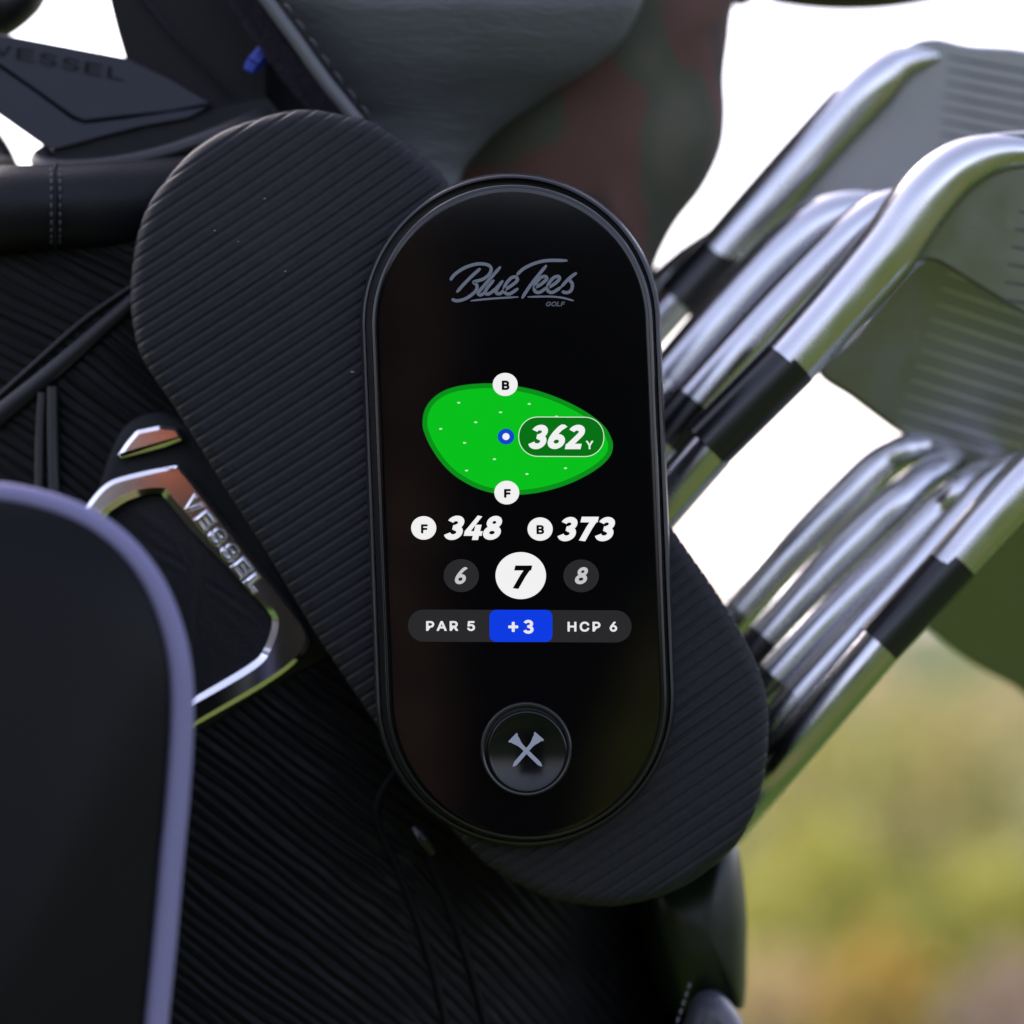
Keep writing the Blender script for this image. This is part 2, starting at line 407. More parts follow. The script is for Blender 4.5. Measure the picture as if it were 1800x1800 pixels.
link('dark_core', fixn(core), mat('blocker_dark', (.010, .010, .007), .95, spec=.1), hd, smooth=False)
def young(name, label, cat, x, y, z, rad, m, seed, n=260, size=.035):
    t = thing(name, label, cat, (x, y, 0))
    link('crown', leaves((x, y, z), rad, n, size, seed), m, t, smooth=False)
    bmt = bmesh.new(); bmesh.ops.create_cone(bmt, segments=8, radius1=.018, radius2=.007, depth=z, cap_ends=True)
    bmesh.ops.transform(bmt, matrix=Matrix.Translation((x, y, z/2)), verts=bmt.verts); me = bpy.data.meshes.new('t'); bmt.to_mesh(me); bmt.free()
    link('trunk', me, MATS['shrub_bark'], t)
young('orange_reflector', 'unseen orange foliage added to colour the reflection in the chrome logo', 'reflection prop', -.445, -3.5, 1.215, (.022, .03, .055), leaf_mat('orange_reflector_leaf', (.75, .22, .06), (.62, .14, .04)), 21, 260, .014)  # added out of view to put orange into the chrome reflection
young('brown_reflector', 'unseen brown foliage added to reflect as a brown streak at the left of the glass', 'reflection prop', -.135, -3.5, 1.12, (.048, .045, .60), leaf_mat('brown_reflector_leaf', (.26, .15, .11), (.22, .15, .08)), 22, 420, .025)  # added behind the camera only for the brown streak in the glass
young('green_reflector', 'unseen green foliage added to reflect at the lower right of the glass', 'reflection_prop', .18, -3.5, .64, (.085, .07, .34), leaf_mat('green_reflector_leaf', (.22, .30, .03), (.24, .20, .05)), 23, 420, .025)  # likewise added unseen, for the green reflection low in the glass

# ---------------------------------------------------------------- the golf bag
bag = thing('golf_bag', 'black pleated golf bag with chrome logo frame, behind the lit device', 'golf bag', P(500, 1700, .12))
def bag_right(py):
    return np.interp(py, [380, 600, 900, 1100, 1300, 1500, 1600, 1700, 1780, 1960], [700, 880, 1080, 1200, 1262, 1240, 1225, 1212, 1225, 1250])
def bag_y(px, py):
    R = bag_right(py); s = np.where(px > 430, (px-430)/(R-430), (430-px)/900.0); s = np.clip(s, 0, .999)
    return .046+.10*(1-np.sqrt(1-s**2.6))
def pleats(px, py, ang, lam, amp, seed):
    a = math.radians(ang); c, s = math.cos(a), math.sin(a)
    u = -px*s+py*c; v = px*c+py*s
    w = u+15*(vnoise(v/190, u/75, seed)-.5)+5.5*(vnoise(v/65, u/25, seed+1)-.5)
    ph = w/lam; k = ph-np.floor(ph)
    h = np.sin(PI*k)**.7*(.35+.75*vnoise(v/110, np.floor(ph)*3.1, seed+2))+.28*np.sin(PI*((w/lam*2.3) % 1))
    return -amp*h
def bag_h(px, py):
    # three areas of cloth: above the diagonal strap, left middle, and the lower front whose pleats turn steeper
    up = (py < 735-.88*px+0)
    ang1 = pleats(px, py, 27, 20, .0009, 3)
    ang2 = pleats(px, py, 37, 20, .0009, 9)
    ang3 = pleats(px, py, 47, 20, .0010, 15)
    t = np.clip((px-640)/160, 0, 1)*np.clip((py-1400)/120, 0, 1)
    return np.where(up, ang1, ang2*(1-t)+ang3*t)
nu, nv = 480, 430
PY = np.linspace(385, 1960, nu)[:, None]*np.ones((1, nv)); T_ = np.linspace(0, 1, nv)[None, :]
Rr = bag_right(PY); PX = -160+(Rr+160)*(1-(1-T_)**1.15)
Yd = bag_y(PX, PY)+bag_h(PX, PY)
G = PA(PX, PY, Yd)
V, F = gridmesh(G)
me = npmesh(V, F)
# closed back: a second, coarse skin hung from the border
bb = bmesh.new(); bb.from_mesh(me)
bord = [e for e in bb.edges if e.is_boundary]
ext = bmesh.ops.extrude_edge_only(bb, edges=bord); nvs = [v for v in ext['geom'] if isinstance(v, bmesh.types.BMVert)]
for v in nvs: v.co.y = .24
bmesh.ops.recalc_face_normals(bb, faces=bb.faces); bb.to_mesh(me); bb.free()
# make sure the front faces the camera
link('pleated_panel', me, M_vinyl, bag)

# straps and pipings on the bag front
def bagtube(name, pts, r, off=0.0, m=M_strap, flat=.7, **k):
    p = [(a, b, float(bag_y(np.array(a), np.array(b)))+off) for a, b in pts]
    return link(name, tube(p, r, flat=flat, **k), m, bag, smooth=False)
bagtube('strap', [(252, 512), (180, 575), (90, 655), (-20, 745)], [15, 15, 17, 20], -.002)
bagtube('piping', [(236, 500), (150, 560), (60, 640), (-20, 712)], 5, -.002)
bagtube('piping', [(74, 690), (70, 760), (68, 880)], 8, -.003)
bagtube('piping', [(93, 680), (93, 760), (96, 880)], 11, -.003)
bagtube('piping', [(500, 1010), (545, 1080), (590, 1140), (640, 1190)], 8, -.001)
bagtube('piping', [(590, 1135), (520, 1180), (440, 1225), (330, 1290)], 4, -.001)
bagtube('cord', [(700, 1350), (668, 1400), (664, 1450), (700, 1530), (730, 1610), (765, 1720), (790, 1830)], 8, -.001, M_vinyl)
bagtube('cord', [(745, 1445), (752, 1500), (790, 1600), (825, 1700), (862, 1830)], 8, -.001, M_vinyl)
bagtube('piping', [(1190, 1590), (1172, 1660), (1205, 1720)], 7, -.002)
# the small pull toggle on the cord
link('cord_toggle', tube([(728, 1455, .036), (745, 1475, .034), (762, 1500, .036)], [6, 12, 7], flat=.8), M_strap, bag, smooth=False)
# smooth leather field that carries the logo frame
fld = catmull([(228, 740), (330, 735), (420, 870), (540, 1075), (590, 1140), (470, 1210), (330, 1290), (200, 1250), (150, 1000), (175, 850)], 8, True)
def fy(px, py): return bag_y(px, py)
fo = inset(fld, 0); n = len(fo); c = fo.mean(0); GG = []
for s, dy in ((1, .004), (1.0, -.0015), (.985, -.0024)):
    q = c+(fo-c)*s; GG.append(PA(q[:, 0], q[:, 1], fy(q[:, 0], q[:, 1])+dy))
for k in range(1, 12):
    q = c+(fo-c)*(.985*(1-k/12)); GG.append(PA(q[:, 0], q[:, 1], fy(q[:, 0], q[:, 1])-.0024+.35*bag_h(q[:, 0], q[:, 1])*min(1, k/4)))
V, F = gridmesh(np.array(GG), closed_v=True); b0 = (len(GG)-1)*n
link('logo_field', fixn(npmesh(V, F, [tuple(b0+k for k in range(n))])), M_leather, bag)

# chrome logo frame: band between an outer and an inner outline with bevelled rims
OUT = [(118, 985), (132, 930), (150, 892), (183, 853), (222, 836), (307, 819), (325, 828), (389, 907), (450, 986), (512, 1066), (544, 1120), (528, 1156), (467, 1204), (334, 1281), (262, 1322)]
INN = [(168, 985), (176, 938), (188, 907), (203, 893), (234, 876), (277, 867), (293, 880), (340, 936), (405, 1002), (467, 1070), (478, 1096), (464, 1140), (438, 1168), (334, 1230), (262, 1272)]
def band(OUT, INN, y):
    A, B = catmull(OUT, 10), catmull(INN, 10); W_ = np.linalg.norm(B-A, axis=1, keepdims=True); U = (B-A)/W_
    GG = []
    for a, b, yy in ((0, None, .006), (0, None, .0009), (8, None, 0), (9, None, 0), (None, 13, 0), (None, 12, 0), (None, 0, .0010), (None, 0, .006)):
        q = A+U*a if a is not None else B-U*b
        GG.append(PA(q[:, 0], q[:, 1], y+yy))
    return sharp(fixn(npmesh(*gridmesh(np.array(GG)))), 18)
YC = .0385
fr = link('logo_frame', band(OUT, INN, YC), M_chrome, bag, smooth=False)
sm = [(205, 803), (222, 778), (240, 757), (283, 748), (312, 752), (322, 772), (288, 786), (215, 805)]
link('logo_bar', sharp(rings(resample(sm, 60), [(0, YC+.006), (0, YC+.0008), (6.5, YC-.0001), (7.5, YC-.0001)]), 18), M_chrome, bag, smooth=False)
word = 'VESSEL'
d = np.array([.617, .787]); nrm_ = np.array([.787, -.617])
start = np.array([317.0, 886.0])
for i, ch in enumerate(word):
    o_ = start+d*(i*35); a = (tuple(o_), tuple(d*30), tuple(nrm_*31))
    link('letter', sharp(text_mesh(ch, 0, 0, 1, 1, YC+.0004, ang=a, extr=.0016, bev=.07), 40), M_chrome, fr, smooth=False)

# collar roll, its seam and the top rim
link('collar', tube([(-60, 372, .052), (20, 366, .047), (101, 362, .046), (180, 360, .048), (300, 352, .054), (480, 330, .068), (640, 320, .08)], [80, 79, 75, 78, 79, 78, 78], n=48), M_leather, bag, smooth=False)
def collar_at(x, ph, out=0.0):
    r_ = (75.5+out)*S0*1.05
    return (x, 362-75.5*math.sin(ph), .046-r_*math.cos(ph))
link('collar_seam', tube([collar_at(97+2*math.sin(k), -1.3+2.6*k/14, 1) for k in range(15)], 3.2, n=10, sub=3), M_lining, bag, smooth=False)
for k in range(11):
    p0 = -1.05+k*.2
    for x in (90, 105):
        link('stitch', tube([collar_at(x, p0, -.5), collar_at(x+.8, p0+.05, 1.5), collar_at(x, p0+.1, -.5)], 2.2, n=8, sub=2), M_thread, bag, smooth=False)
link('rim', tube([(-40, 290, .09), (10, 286, .088), (32, 300, .09)], [12, 12, 9]), mat('rim_tan', (.15, .13, .11), .5), bag, smooth=False)
link('rim', tube([(-60, 170, .13), (-22, 228, .13), (10, 280, .12), (22, 330, .11)], 20), M_lining, bag, smooth=False)
# moulded yoke plate with its name, lip and rubber edge
yo = [(-60, 52), (20, 64), (120, 83), (220, 102), (300, 140), (372, 182), (300, 195), (215, 204), (148, 212), (130, 205), (60, 155), (-60, 72)]
yk = link('yoke', sharp(rings(resample(yo, 120), [(0, .078), (0, .0665), (1.5, .0660), (2, .0660)]), 30), M_yoke, bag, smooth=False)
for i, ch in enumerate(word):
    x = -12+i*40; a = ((x, 95+i*8.2), (30, 6), (2, -20))
    link('letter', text_mesh(ch, 0, 0, 1, 1, .0659, ang=a, extr=.0003), M_lining, yk, smooth=False)
lip = [(-60, 78), (60, 160), (128, 210), (150, 217), (225, 208), (372, 186), (330, 208), (250, 222), (180, 240), (100, 262), (85, 262), (-60, 160)]
link('yoke_lip', sharp(rings(resample(lip, 120), [(0, .078), (0, .0660), (1.5, .0645), (2, .0645)]), 30), M_yoke, bag, smooth=False)
link('rubber_edge', tube([(80, 268, .068), (70, 284, .064), (110, 296, .058), (200, 290, .056), (300, 268, .058), (400, 232, .062), (470, 200, .07)], [14, 17, 18, 17, 17, 18, 18], flat=1.2), mat('black_rubber', (.010, .010, .013), .45, bump=(900, .3, .0004)), bag, smooth=False)
up = [(90, 248), (190, 232), (330, 200), (470, 170), (500, 205), (400, 262), (250, 290), (90, 290)]
link('yoke_underside', sharp(rings(resample(up, 100), [(0, .09), (0, .068), (2, .067)]), 30), M_leather, bag, smooth=False)
dv = [(178, -60), (205, 50), (221, 104), (205, 120), (260, 200), (400, 240), (470, 200), (470, 20), (430, -60)]
link('divider', sharp(rings(resample(dv, 100), [(0, .12), (0, .080), (4, .079)]), 30), mat('divider_black', (.006, .0062, .007), .6, spec=.18, bump=(900, .2, .0003)), bag, smooth=False)
link('divider_rib', tube([(232, -30, .078), (300, 55, .076), (410, 166, .075)], 4), M_leather, bag, smooth=False)
ln = [(330, -60), (360, 60), (400, 182), (240, 260), (200, 420), (720, 420), (760, 300), (640, 200), (560, -60)]
link('lining', rings(resample(ln, 100), [(0, .14), (0, .093), (4, .092)]), M_lining, bag, smooth=False)
link('yoke_back', rings(resample([(-60, 74), (120, 110), (360, 186), (160, 225), (120, 228), (-60, 110)], 80), [(0, .085), (0, .070), (1, .0695)]), M_lining, bag, smooth=False)
# side pocket seen past the grip, bottom right, and the edge below it
pk = catmull([(1120, 1560), (1200, 1500), (1270, 1450), (1296, 1480), (1309, 1560), (1313, 1650), (1308, 1765), (1285, 1772), (1240, 1790), (1190, 1790), (1150, 1720)], 8, True)
link('side_pocket', inflate(pk, .10, .035, .06, power=.8), M_bottlegreen, bag)
lp = catmull([(1205, 1850), (1208, 1775), (1228, 1744), (1262, 1742), (1290, 1770), (1315, 1815), (1330, 1870)], 8, True)
link('pocket_edge', inflate(lp, .075, .02, .05), mat('grey_vinyl', (.05, .052, .07), .4), bag)
for k in range(6):
    link('stitch', tube([(1213-k*5, 1728+k*15, .058-.001*k), (1210-k*5, 1737+k*15, .058-.001*k)], 2.6, n=8, sub=2), mat('pale_thread', (.10, .10, .12), .6), bag, smooth=False)

# ---------------------------------------------------------------- head covers
lc = thing('headcover', 'smooth grey leather head cover with a stitched piped edge, above the screen', 'headcover', P(800, 300, .1))
def cover_sheet():
    rows = np.linspace(-150, 560, 90)
    L = np.interp(rows, [-150, -60, -10, 70, 140, 205, 262, 330, 450, 560], [380, 436, 466, 524, 575, 626, 640, 622, 600, 640])
    R_ = np.interp(rows, [-150, -20, 20, 70, 118, 168, 236, 300, 420, 560], [1142, 1138, 1126, 1098, 1048, 962, 866, 812, 800, 780])
    ker = np.exp(-np.linspace(-2, 2, 9)**2); ker /= ker.sum()
    R_ = np.convolve(np.pad(R_, 4, 'edge'), ker, 'valid')
    th = np.linspace(0, 2*PI, 96, endpoint=False)
    X = (L[:, None]+R_[:, None])/2-(R_-L)[:, None]/2*np.cos(th)[None]
    ff = np.sin(th)[None]; hw = (R_-L)[:, None]/2*S0
    Y = .090-np.where(ff > 0, np.abs(ff)**.8*np.minimum(hw*.62, .030), -np.abs(ff)*np.minimum(hw*.7, .04))
    Yr = rows[:, None]+0*X
    Y = Y-.0005*np.where(ff > 0, vnoise(X/70+Yr/90, Yr/11, 5)*vnoise(X/130, Yr/60, 6), 0)
    V, F = gridmesh(PA(X, Yr, Y), closed_v=True); n_ = 96; b_ = 89*n_
    return fixn(npmesh(V, F, [tuple(range(n_)), tuple(b_+k for k in range(n_))]))
link('leather_panel', cover_sheet(), M_grey, lc)
pipe = [(425, -70), (462, -10), (520, 70), (570, 140), (622, 205), (665, 262)]
link('piping', tube([(a, b, .056) for a, b in pipe], 13, n=24), M_piping, lc, smooth=False)
pp = resample(catmull(pipe, 8), 12, False)
for k in range(2, 11):
    x, y_ = pp[k]
    link('stitch', tube([(x+15, y_-16, .0585), (x+25, y_-6, .0565), (x+26, y_+8, .0580)], 2.6, n=8, sub=3), M_thread, lc, smooth=False)
rs = np.random.RandomState(3); V, F = [], []
fp = resample(catmull([(385, -60), (428, 0), (480, 80), (535, 150), (590, 205), (640, 250)], 8), 400, False)
bandm = tube([(a-0, b+2, .066) for a, b in fp[::40]], 22, n=16)
link('pile_lining', bandm, M_fur, lc, smooth=False)
for k in range(9000):
    b_ = fp[rs.randint(400)]; a_ = rs.uniform(0, 2*PI); r_ = rs.uniform(14, 22)
    p0 = P(b_[0]+r_*math.cos(a_), b_[1]+r_*math.sin(a_), .058+.006*rs.rand()); dv_ = Vector((math.cos(a_)+rs.normal()*.5, -.3+rs.normal()*.5, -math.sin(a_)+rs.normal()*.5)).normalized()*S0*rs.uniform(5, 11)
    sd_ = Vector(rs.normal(size=3)).normalized()*S0*.8; i = len(V); V += [p0-sd_, p0+sd_, p0+dv_]; F.append((i, i+1, i+2))
o = link('pile', mesh(V, F), M_fur, lc, smooth=False); o['kind'] = 'stuff'
tb = thing('tab', 'small bright blue tab sticking out from under the fuzzy edge of the grey cover', 'tab', P(455, 105, .07))
link('tab_end', tube([(438, 126, .066), (446, 112, .066)], [12, 15], n=6, sub=2), M_blue, tb, smooth=False)
link('tab_shank', tube([(447, 112, .066), (480, 72, .068)], [16, 15], n=6, sub=3), M_blue, tb, smooth=False)

cc = thing('headcover', 'dark camouflage cloth head cover in brown, red and green behind the screen top', 'headcover', P(1100, 450, .15))
co_ = catmull([(1286, -80), (1284, 40), (1274, 130), (1276, 200), (1268, 262), (1236, 330), (1190, 390), (1158, 450), (1110, 560), (950, 600), (780, 520), (690, 360), (700, 160), (850, -40), (1100, -140)], 8, True)
link('cloth_body', inflate(resample(co_, 200), .15, .05, .08, nr=24, centre=(1040, 230), hf=lambda a, b: -.004*vnoise(np.asarray(a)/120, np.asarray(b)/150, 8)), M_camo, cc)
link('cuff', tube([(1095, 600, .17), (1010, 600, .16), (900, 590, .165)], 30, n=18), M_camo, cc, smooth=False)
tr = thing('headcover', 'dark brown head cover whose rounded underside dips into the top right of the photo', 'headcover', P(1480, -100, .2))
link('cloth_body', inflate(catmull([(1318, -60), (1345, -2), (1400, 14), (1490, 20), (1580, 14), (1660, -4), (1760, -50), (1700, -150), (1400, -150)], 8, True), .2, .04, .06), mat('brown_cover', (.035, .022, .02), .6), tr)
link('toggle', inflate(catmull([(1285, -40), (1288, 6), (1305, 12), (1325, 2), (1340, -20), (1320, -50)], 8, True), .19, .01, .02), mat('tan_toggle', (.30, .13, .06), .6), tr)
tl = thing('headcover', 'black rounded head cover filling the top left corner above the yoke', 'headcover', P(-20, -40, .16))
link('cloth_body', inflate(catmull([(-120, 66), (0, 66), (22, 61), (55, 36), (78, 8), (92, -40), (40, -120), (-120, -120)], 8, True), .13, .04, .05), mat('black_cover', (.010, .010, .012), .5), tl)
link('cuff', tube([(-60, 62, .112), (10, 52, .108), (50, 20, .108), (72, -30, .11)], 8), M_leather, tl, smooth=False)

# ---------------------------------------------------------------- irons
GRP = 'irons standing in the golf bag'
def iron(label, hosel, rad, y, tilt=0, shaft=None, ferrule=None, blade=None, lines=(), srad=None, yb=None, m=M_steel, bm_=None, depth=.010, line_m=None, group=GRP):
    """hosel: pixel stations from the ferrule up and over into the top line"""
    t = thing('iron', label, 'golf club', P(hosel[0][0], hosel[0][1], y), group)
    yb = y if yb is None else yb
    H = [(a, b, c) if len(q) == 3 else (a, b, y) for q in hosel for a, b, c in [tuple(q) if len(q) == 3 else (q[0], q[1], y)]]
    link('hosel', tube(H, rad, n=28), m, t, smooth=False)
    if ferrule: link('ferrule', tube([(a, b, y) for a, b in ferrule[0]], ferrule[1], n=28, sub=3), M_ferrule, t, smooth=False)
    if shaft: link('shaft', tube([(a, b, c) for a, b, c in shaft[0]], shaft[1], n=28, sub=3), M_steel, t, smooth=False)
    if blade:
        b_ = resample(catmull(blade, 8, True), 160)
        bl = link('blade', sharp(rings(b_, [(4, yb+depth), (0, yb+depth-.001), (0, yb+.002), (3, yb+.0004), (7, yb), (9, yb)], cap_back=True), 25), bm_ or M_satin, t, smooth=False)
        z0 = P(0, sum(p[1] for p in blade)/len(blade), yb).z
        sh = lambda me_: [setattr(v.co, 'y', v.co.y-tilt*(v.co.z+t.location.z-z0)) for v in me_.vertices]
        sh(bl.data)
        for (x0, y0, x1, y1) in lines:
            V, F = ribbon([(x0, y0), ((x0+x1)/2, (y0+y1)/2), (x1, y1)], 5, yb-.0002, sub=2)
            sh(link('score_line', mesh(V, F), line_m or M_score, bl, smooth=False).data)
    return t
# rear iron, upper right
iron('rear iron with grey grooved face at the top right of the photo', [(1262, 452), (1330, 375), (1450, 240), (1530, 155), (1585, 112), (1650, 98)],
     [49, 51, 52, 52, 36, 8], .125, yb=.131, tilt=.13,
     shaft=([(1215, 500, .125), (1000, 740, .13), (800, 980, .14)], 38), ferrule=([(1285, 427), (1190, 532)], [49, 49]),
     blade=[(1345, 430), (1410, 320), (1475, 215), (1535, 130), (1592, 84), (1640, 72), (1700, 84), (1800, 92), (1900, 130), (1950, 300), (1900, 480), (1760, 560), (1640, 500), (1560, 420), (1500, 440), (1420, 500)],
     lines=[(1664-i*2.2, 104+i*22, 1900, 148+i*23) for i in range(15)], line_m=mat('score_dark', (.10, .10, .12), .4, .9))
iron('pale shaft just left of the rear black ferrule, against the white sky', [(1290, 405), (1315, 380), (1340, 352)], [24, 20, 8], .15, shaft=([(1295, 400, .15), (1150, 512, .15), (900, 780, .16)], [28, 34, 34]))
iron('polished iron whose neck arches just below the rear ferrule', [(1180, 668), (1290, 540), (1390, 435), (1460, 385), (1540, 372), (1620, 400)], [52, 53, 54, 50, 40, 30], .098,
     shaft=([(1185, 662, .098), (1000, 880, .1), (840, 1080, .12)], 44))
iron('polished iron squeezed between the arched neck and the nearest iron', [(1215, 715), (1330, 585), (1440, 470), (1520, 395), (1580, 365), (1650, 380)], [46, 47, 47, 44, 38, 30], .082,
     shaft=([(1190, 745, .082), (1000, 960, .09), (860, 1140, .11)], 40), ferrule=([(1222, 708), (1165, 778)], [48, 48]))
# nearest upper iron
iron('nearest upper iron with the wide bright neck and big black ferrule', [(1385, 640), (1470, 545), (1560, 440), (1625, 350), (1690, 292), (1770, 268), (1880, 276)],
     [54, 55, 58, 58, 50, 34, 20], .056, yb=.062, tilt=.28,
     shaft=([(1250, 788, .056), (1100, 960, .062), (900, 1190, .075)], 45), ferrule=([(1392, 634), (1240, 786)], [54, 52]),
     blade=[(1500, 560), (1570, 440), (1620, 340), (1680, 262), (1760, 240), (1880, 250), (2000, 340), (2010, 540), (1900, 600), (1800, 548), (1700, 490), (1640, 458), (1600, 470), (1545, 540)],
     lines=[(1788-i*5, 374+i*30, 1960, 404+i*30) for i in range(6)], line_m=M_score)
# green reflecting face below
iron('iron seen below the nearest one, its grooved face mirroring green grass', [(1440, 655), (1500, 610), (1560, 560), (1600, 530)], [20, 24, 24, 20], .102, yb=.096, tilt=.34,
     blade=[(1438, 652), (1500, 590), (1570, 500), (1640, 452), (1800, 470), (1950, 560), (1990, 760), (1900, 920), (1800, 872), (1690, 822), (1600, 770), (1500, 700)],
     lines=[(1656-i*8, 486+i*26, 1960, 585+i*27) for i in range(12)], line_m=mat('score_grey', (.55, .56, .58), .4, 1))
# lower cluster
LB = [(1640, 860), (1720, 880), (1800, 905), (1920, 960), (1990, 1120), (1900, 1260), (1800, 1206), (1720, 1165), (1650, 1115), (1600, 1060), (1600, 940)]
iron('outermost arched iron of the lower cluster, its dark green face low at the right edge', [(1300, 1075), (1400, 965), (1490, 875), (1555, 812), (1622, 783), (1700, 770, .135)], [36, 40, 42, 38, 28, 16], .105, yb=.140, tilt=.95,
     shaft=([(1305, 1070, .105), (1180, 1210, .11), (1000, 1420, .12)], 33), blade=LB)
iron('second iron of the lower cluster, its rounded tip over the green face', [(1320, 1150), (1430, 1030), (1530, 930), (1600, 868), (1662, 818, .10), (1735, 785, .135)], [37, 42, 44, 40, 32, 18], .092,
     shaft=([(1325, 1145, .092), (1180, 1310, .1), (1000, 1520, .11)], 34), ferrule=([(1345, 1122), (1290, 1185)], [39, 38]))
iron('third iron of the lower cluster, a slim bright neck beside the lower ferrule', [(1360, 1190), (1470, 1075), (1570, 980), (1650, 900), (1712, 846), (1785, 800, .12)], [37, 38, 38, 37, 32, 20], .08,
     shaft=([(1365, 1185, .08), (1220, 1350, .09), (1050, 1540, .10)], 35))
iron('fourth iron of the lower cluster, mostly hidden by the one with the lower ferrule', [(1400, 1225), (1520, 1095), (1610, 1000), (1690, 910), (1760, 840), (1860, 800)], [34, 34, 34, 34, 34, 28], .072,
     shaft=([(1405, 1220, .072), (1300, 1345, .08), (1120, 1555, .14)], 33))
iron('lowest iron, with a black ferrule against the green face', [(1665, 1000), (1740, 915), (1810, 840), (1900, 760), (1990, 740)], [45, 48, 50, 50, 40], .06,
     shaft=([(1560, 1120, .06), (1440, 1260, .063), (1330, 1388, .075), (1160, 1590, .15)], [42, 42, 42, 42]), ferrule=([(1682, 985), (1545, 1133)], [46, 45]))

# ---------------------------------------------------------------- the device
dev = thing('gps_speaker', 'black handheld golf speaker with a lit hole map screen on a ribbed body', 'speaker', P(910, 1480, .02))
OL = [(273, 340), (333, 270), (400, 227), (493, 198), (550, 193), (607, 203), (647, 212), (693, 238), (733, 268), (767, 297), (788, 323), (918, 523), (1048, 723), (1178, 923),
      (1271, 1059), (1333, 1175), (1351, 1267), (1338, 1391), (1298, 1480), (1244, 1529), (1178, 1569), (1084, 1593), (1000, 1587), (947, 1573), (860, 1524), (780, 1440), (680, 1300), (572, 1140), (455, 950), (385, 841), (311, 722), (255, 640), (236, 585), (229, 515), (236, 440), (250, 385)]
O = resample(catmull(OL, 10, True), 1700)
ax = np.array([.557, .831]); org = np.array([790.0, 895.0])
s0, s1 = np.array([510.0, 470.0]), np.array([1075.0, 1318.0])
def spine(p):
    d_ = s1-s0; t = np.clip(((p-s0) @ d_)/(d_ @ d_), 0, 1); return s0+t[:, None]*d_
SPN = spine(O); LAM = 21.6
def ribf(q):
    # ribs run straight across the body with a faint bow; the crest leans to one side like overlapping scales
    u = (q-org) @ ax; v = (q-org) @ np.array([ax[1], -ax[0]])
    ph = (u+.00005*v*v+1.5*vnoise(u/LAM/2, v/90, 4))/LAM; k = ph-np.floor(ph)
    sm_ = lambda x: np.clip(x, 0, 1)**2*(3-2*np.clip(x, 0, 1))
    return sm_(k/.20)*(1-sm_((k-.74)/.26)*.999)*(1-.30*k)-.10*np.exp(-((k-.55)/.07)**2)
ts = np.concatenate([[0, 0, 0], 1-np.cos(np.linspace(0, 1, 70)*PI/2)*1.0])
ts = np.concatenate([np.zeros(2), np.linspace(0, 1, 104)**1.15])
GG = []
for k, t in enumerate(ts):
    q = O*(1-t)+SPN*t
    dist = np.linalg.norm(q-O, axis=1); r = ribf(q)
    if k == 0: yy = np.full(len(q), .045); qq = O
    else:
        e = np.clip(1-dist/26, 0, 1); yy = .0145+.0030*(1-np.sqrt(1-e**2))-.0045*np.clip(dist/260, 0, 1)**.8
        yy = yy-.00052*r*np.clip(.45+dist/20, 0, 1) if k > 1 else yy+.004
        out = (O-SPN); out /= np.maximum(np.linalg.norm(out, axis=1, keepdims=True), 1e-6)
        qq = q+out*(2.6*(r-1)*np.clip(1-dist/14, 0, 1))[:, None]
    GG.append(PA(qq[:, 0], qq[:, 1], yy))
V, F = gridmesh(np.array(GG), closed_v=True)
link('ribbed_body', fixn(npmesh(V, F)), M_rubber, dev)
# pale dust specks lying on the ribs
rs = np.random.RandomState(11); V, F = [], []
for k in range(150):
    t = rs.rand(); c_ = s0+(s1-s0)*t*.9+rs.uniform(-230, 230, 2)
    if t > .5 and rs.rand() < .6: continue
    q = c_[None]; r = float(ribf(q)[0]); sp = spine(q)[0]
    if np.linalg.norm(sp-c_) > 235: continue
    yy = .0145-.0045*np.clip(np.linalg.norm(sp-c_)*-1/260+1.0, 0, 1)**.8-.00052*r-.00015
    p = P(c_[0], c_[1], yy); s = S0*rs.uniform(1.0, 3.0); i = len(V); a = rs.uniform(-.6, .2)
    dx, dz = Vector((math.cos(a), 0, -math.sin(a)))*s*1.8, Vector((math.sin(a), 0, math.cos(a)))*s*.7
    V += [p-dx, p-dz, p+dx, p+dz, p+Vector((0, -s*.6, 0))]; F += [(i, i+1, i+4), (i+1, i+2, i+4), (i+2, i+3, i+4), (i+3, i, i+4)]
o = link('dust', mesh(V, F), mat('dust_speck', (.22, .22, .22), .9), dev, smooth=False); o['kind'] = 'stuff'

PO = pill((897, 568), (924, 1225), 264)
hs = link('housing', sharp(rings(PO, [(2, .030), (0, .022), (0, .0085), (1.0, .0062), (3, .0046), (6, .0038), (8.5, .0037), (10, .0050), (10.5, .009), (30, .009)]), 60), M_house, dev, smooth=False)
PB = pill((900, 571), (926, 1229), 247)
link('bezel', sharp(rings(PB, [(0, .0085), (0, .0003), (.8, -.0006), (2.0, -.0010), (3.6, -.00112), (5.6, -.00114), (5.7, -.0002), (10, -.0002)], cap_front=False), 60), M_bezel, dev, smooth=False)
gl = link('screen_glass', sharp(rings(PB, [(5.8, .0004), (5.8, -.00105), (6.4, -.00117), (9, -.00119), (12, -.0012), (14, -.0012)]), 40), M_glass, dev, smooth=False)
YG = -.00125
WHT, BLK = emit('lit_white', (241, 241, 241)), emit('screen_black', (8, 8, 10))
def shape(name, outl, m, lay, parent=gl): return link(name, flat_poly(outl, YG-lay*.00007), m, parent, smooth=False)
def txt(name, s, x0, y0, x1, y1, m, lay, parent=gl, **k): return link(name, text_mesh(s, x0, y0, x1, y1, YG-lay*.00007+.00005, **k), m, parent, smooth=False)
def dtx(name, w_, x0, y0, x1, y1, m, lay, **k): return link(name, digits(w_, x0, y0, x1, y1, YG-lay*.00007+.00004, **k), m, gl, smooth=False)
c2 = lambda x, y: (700+x/4.286, 630+y/4.286)
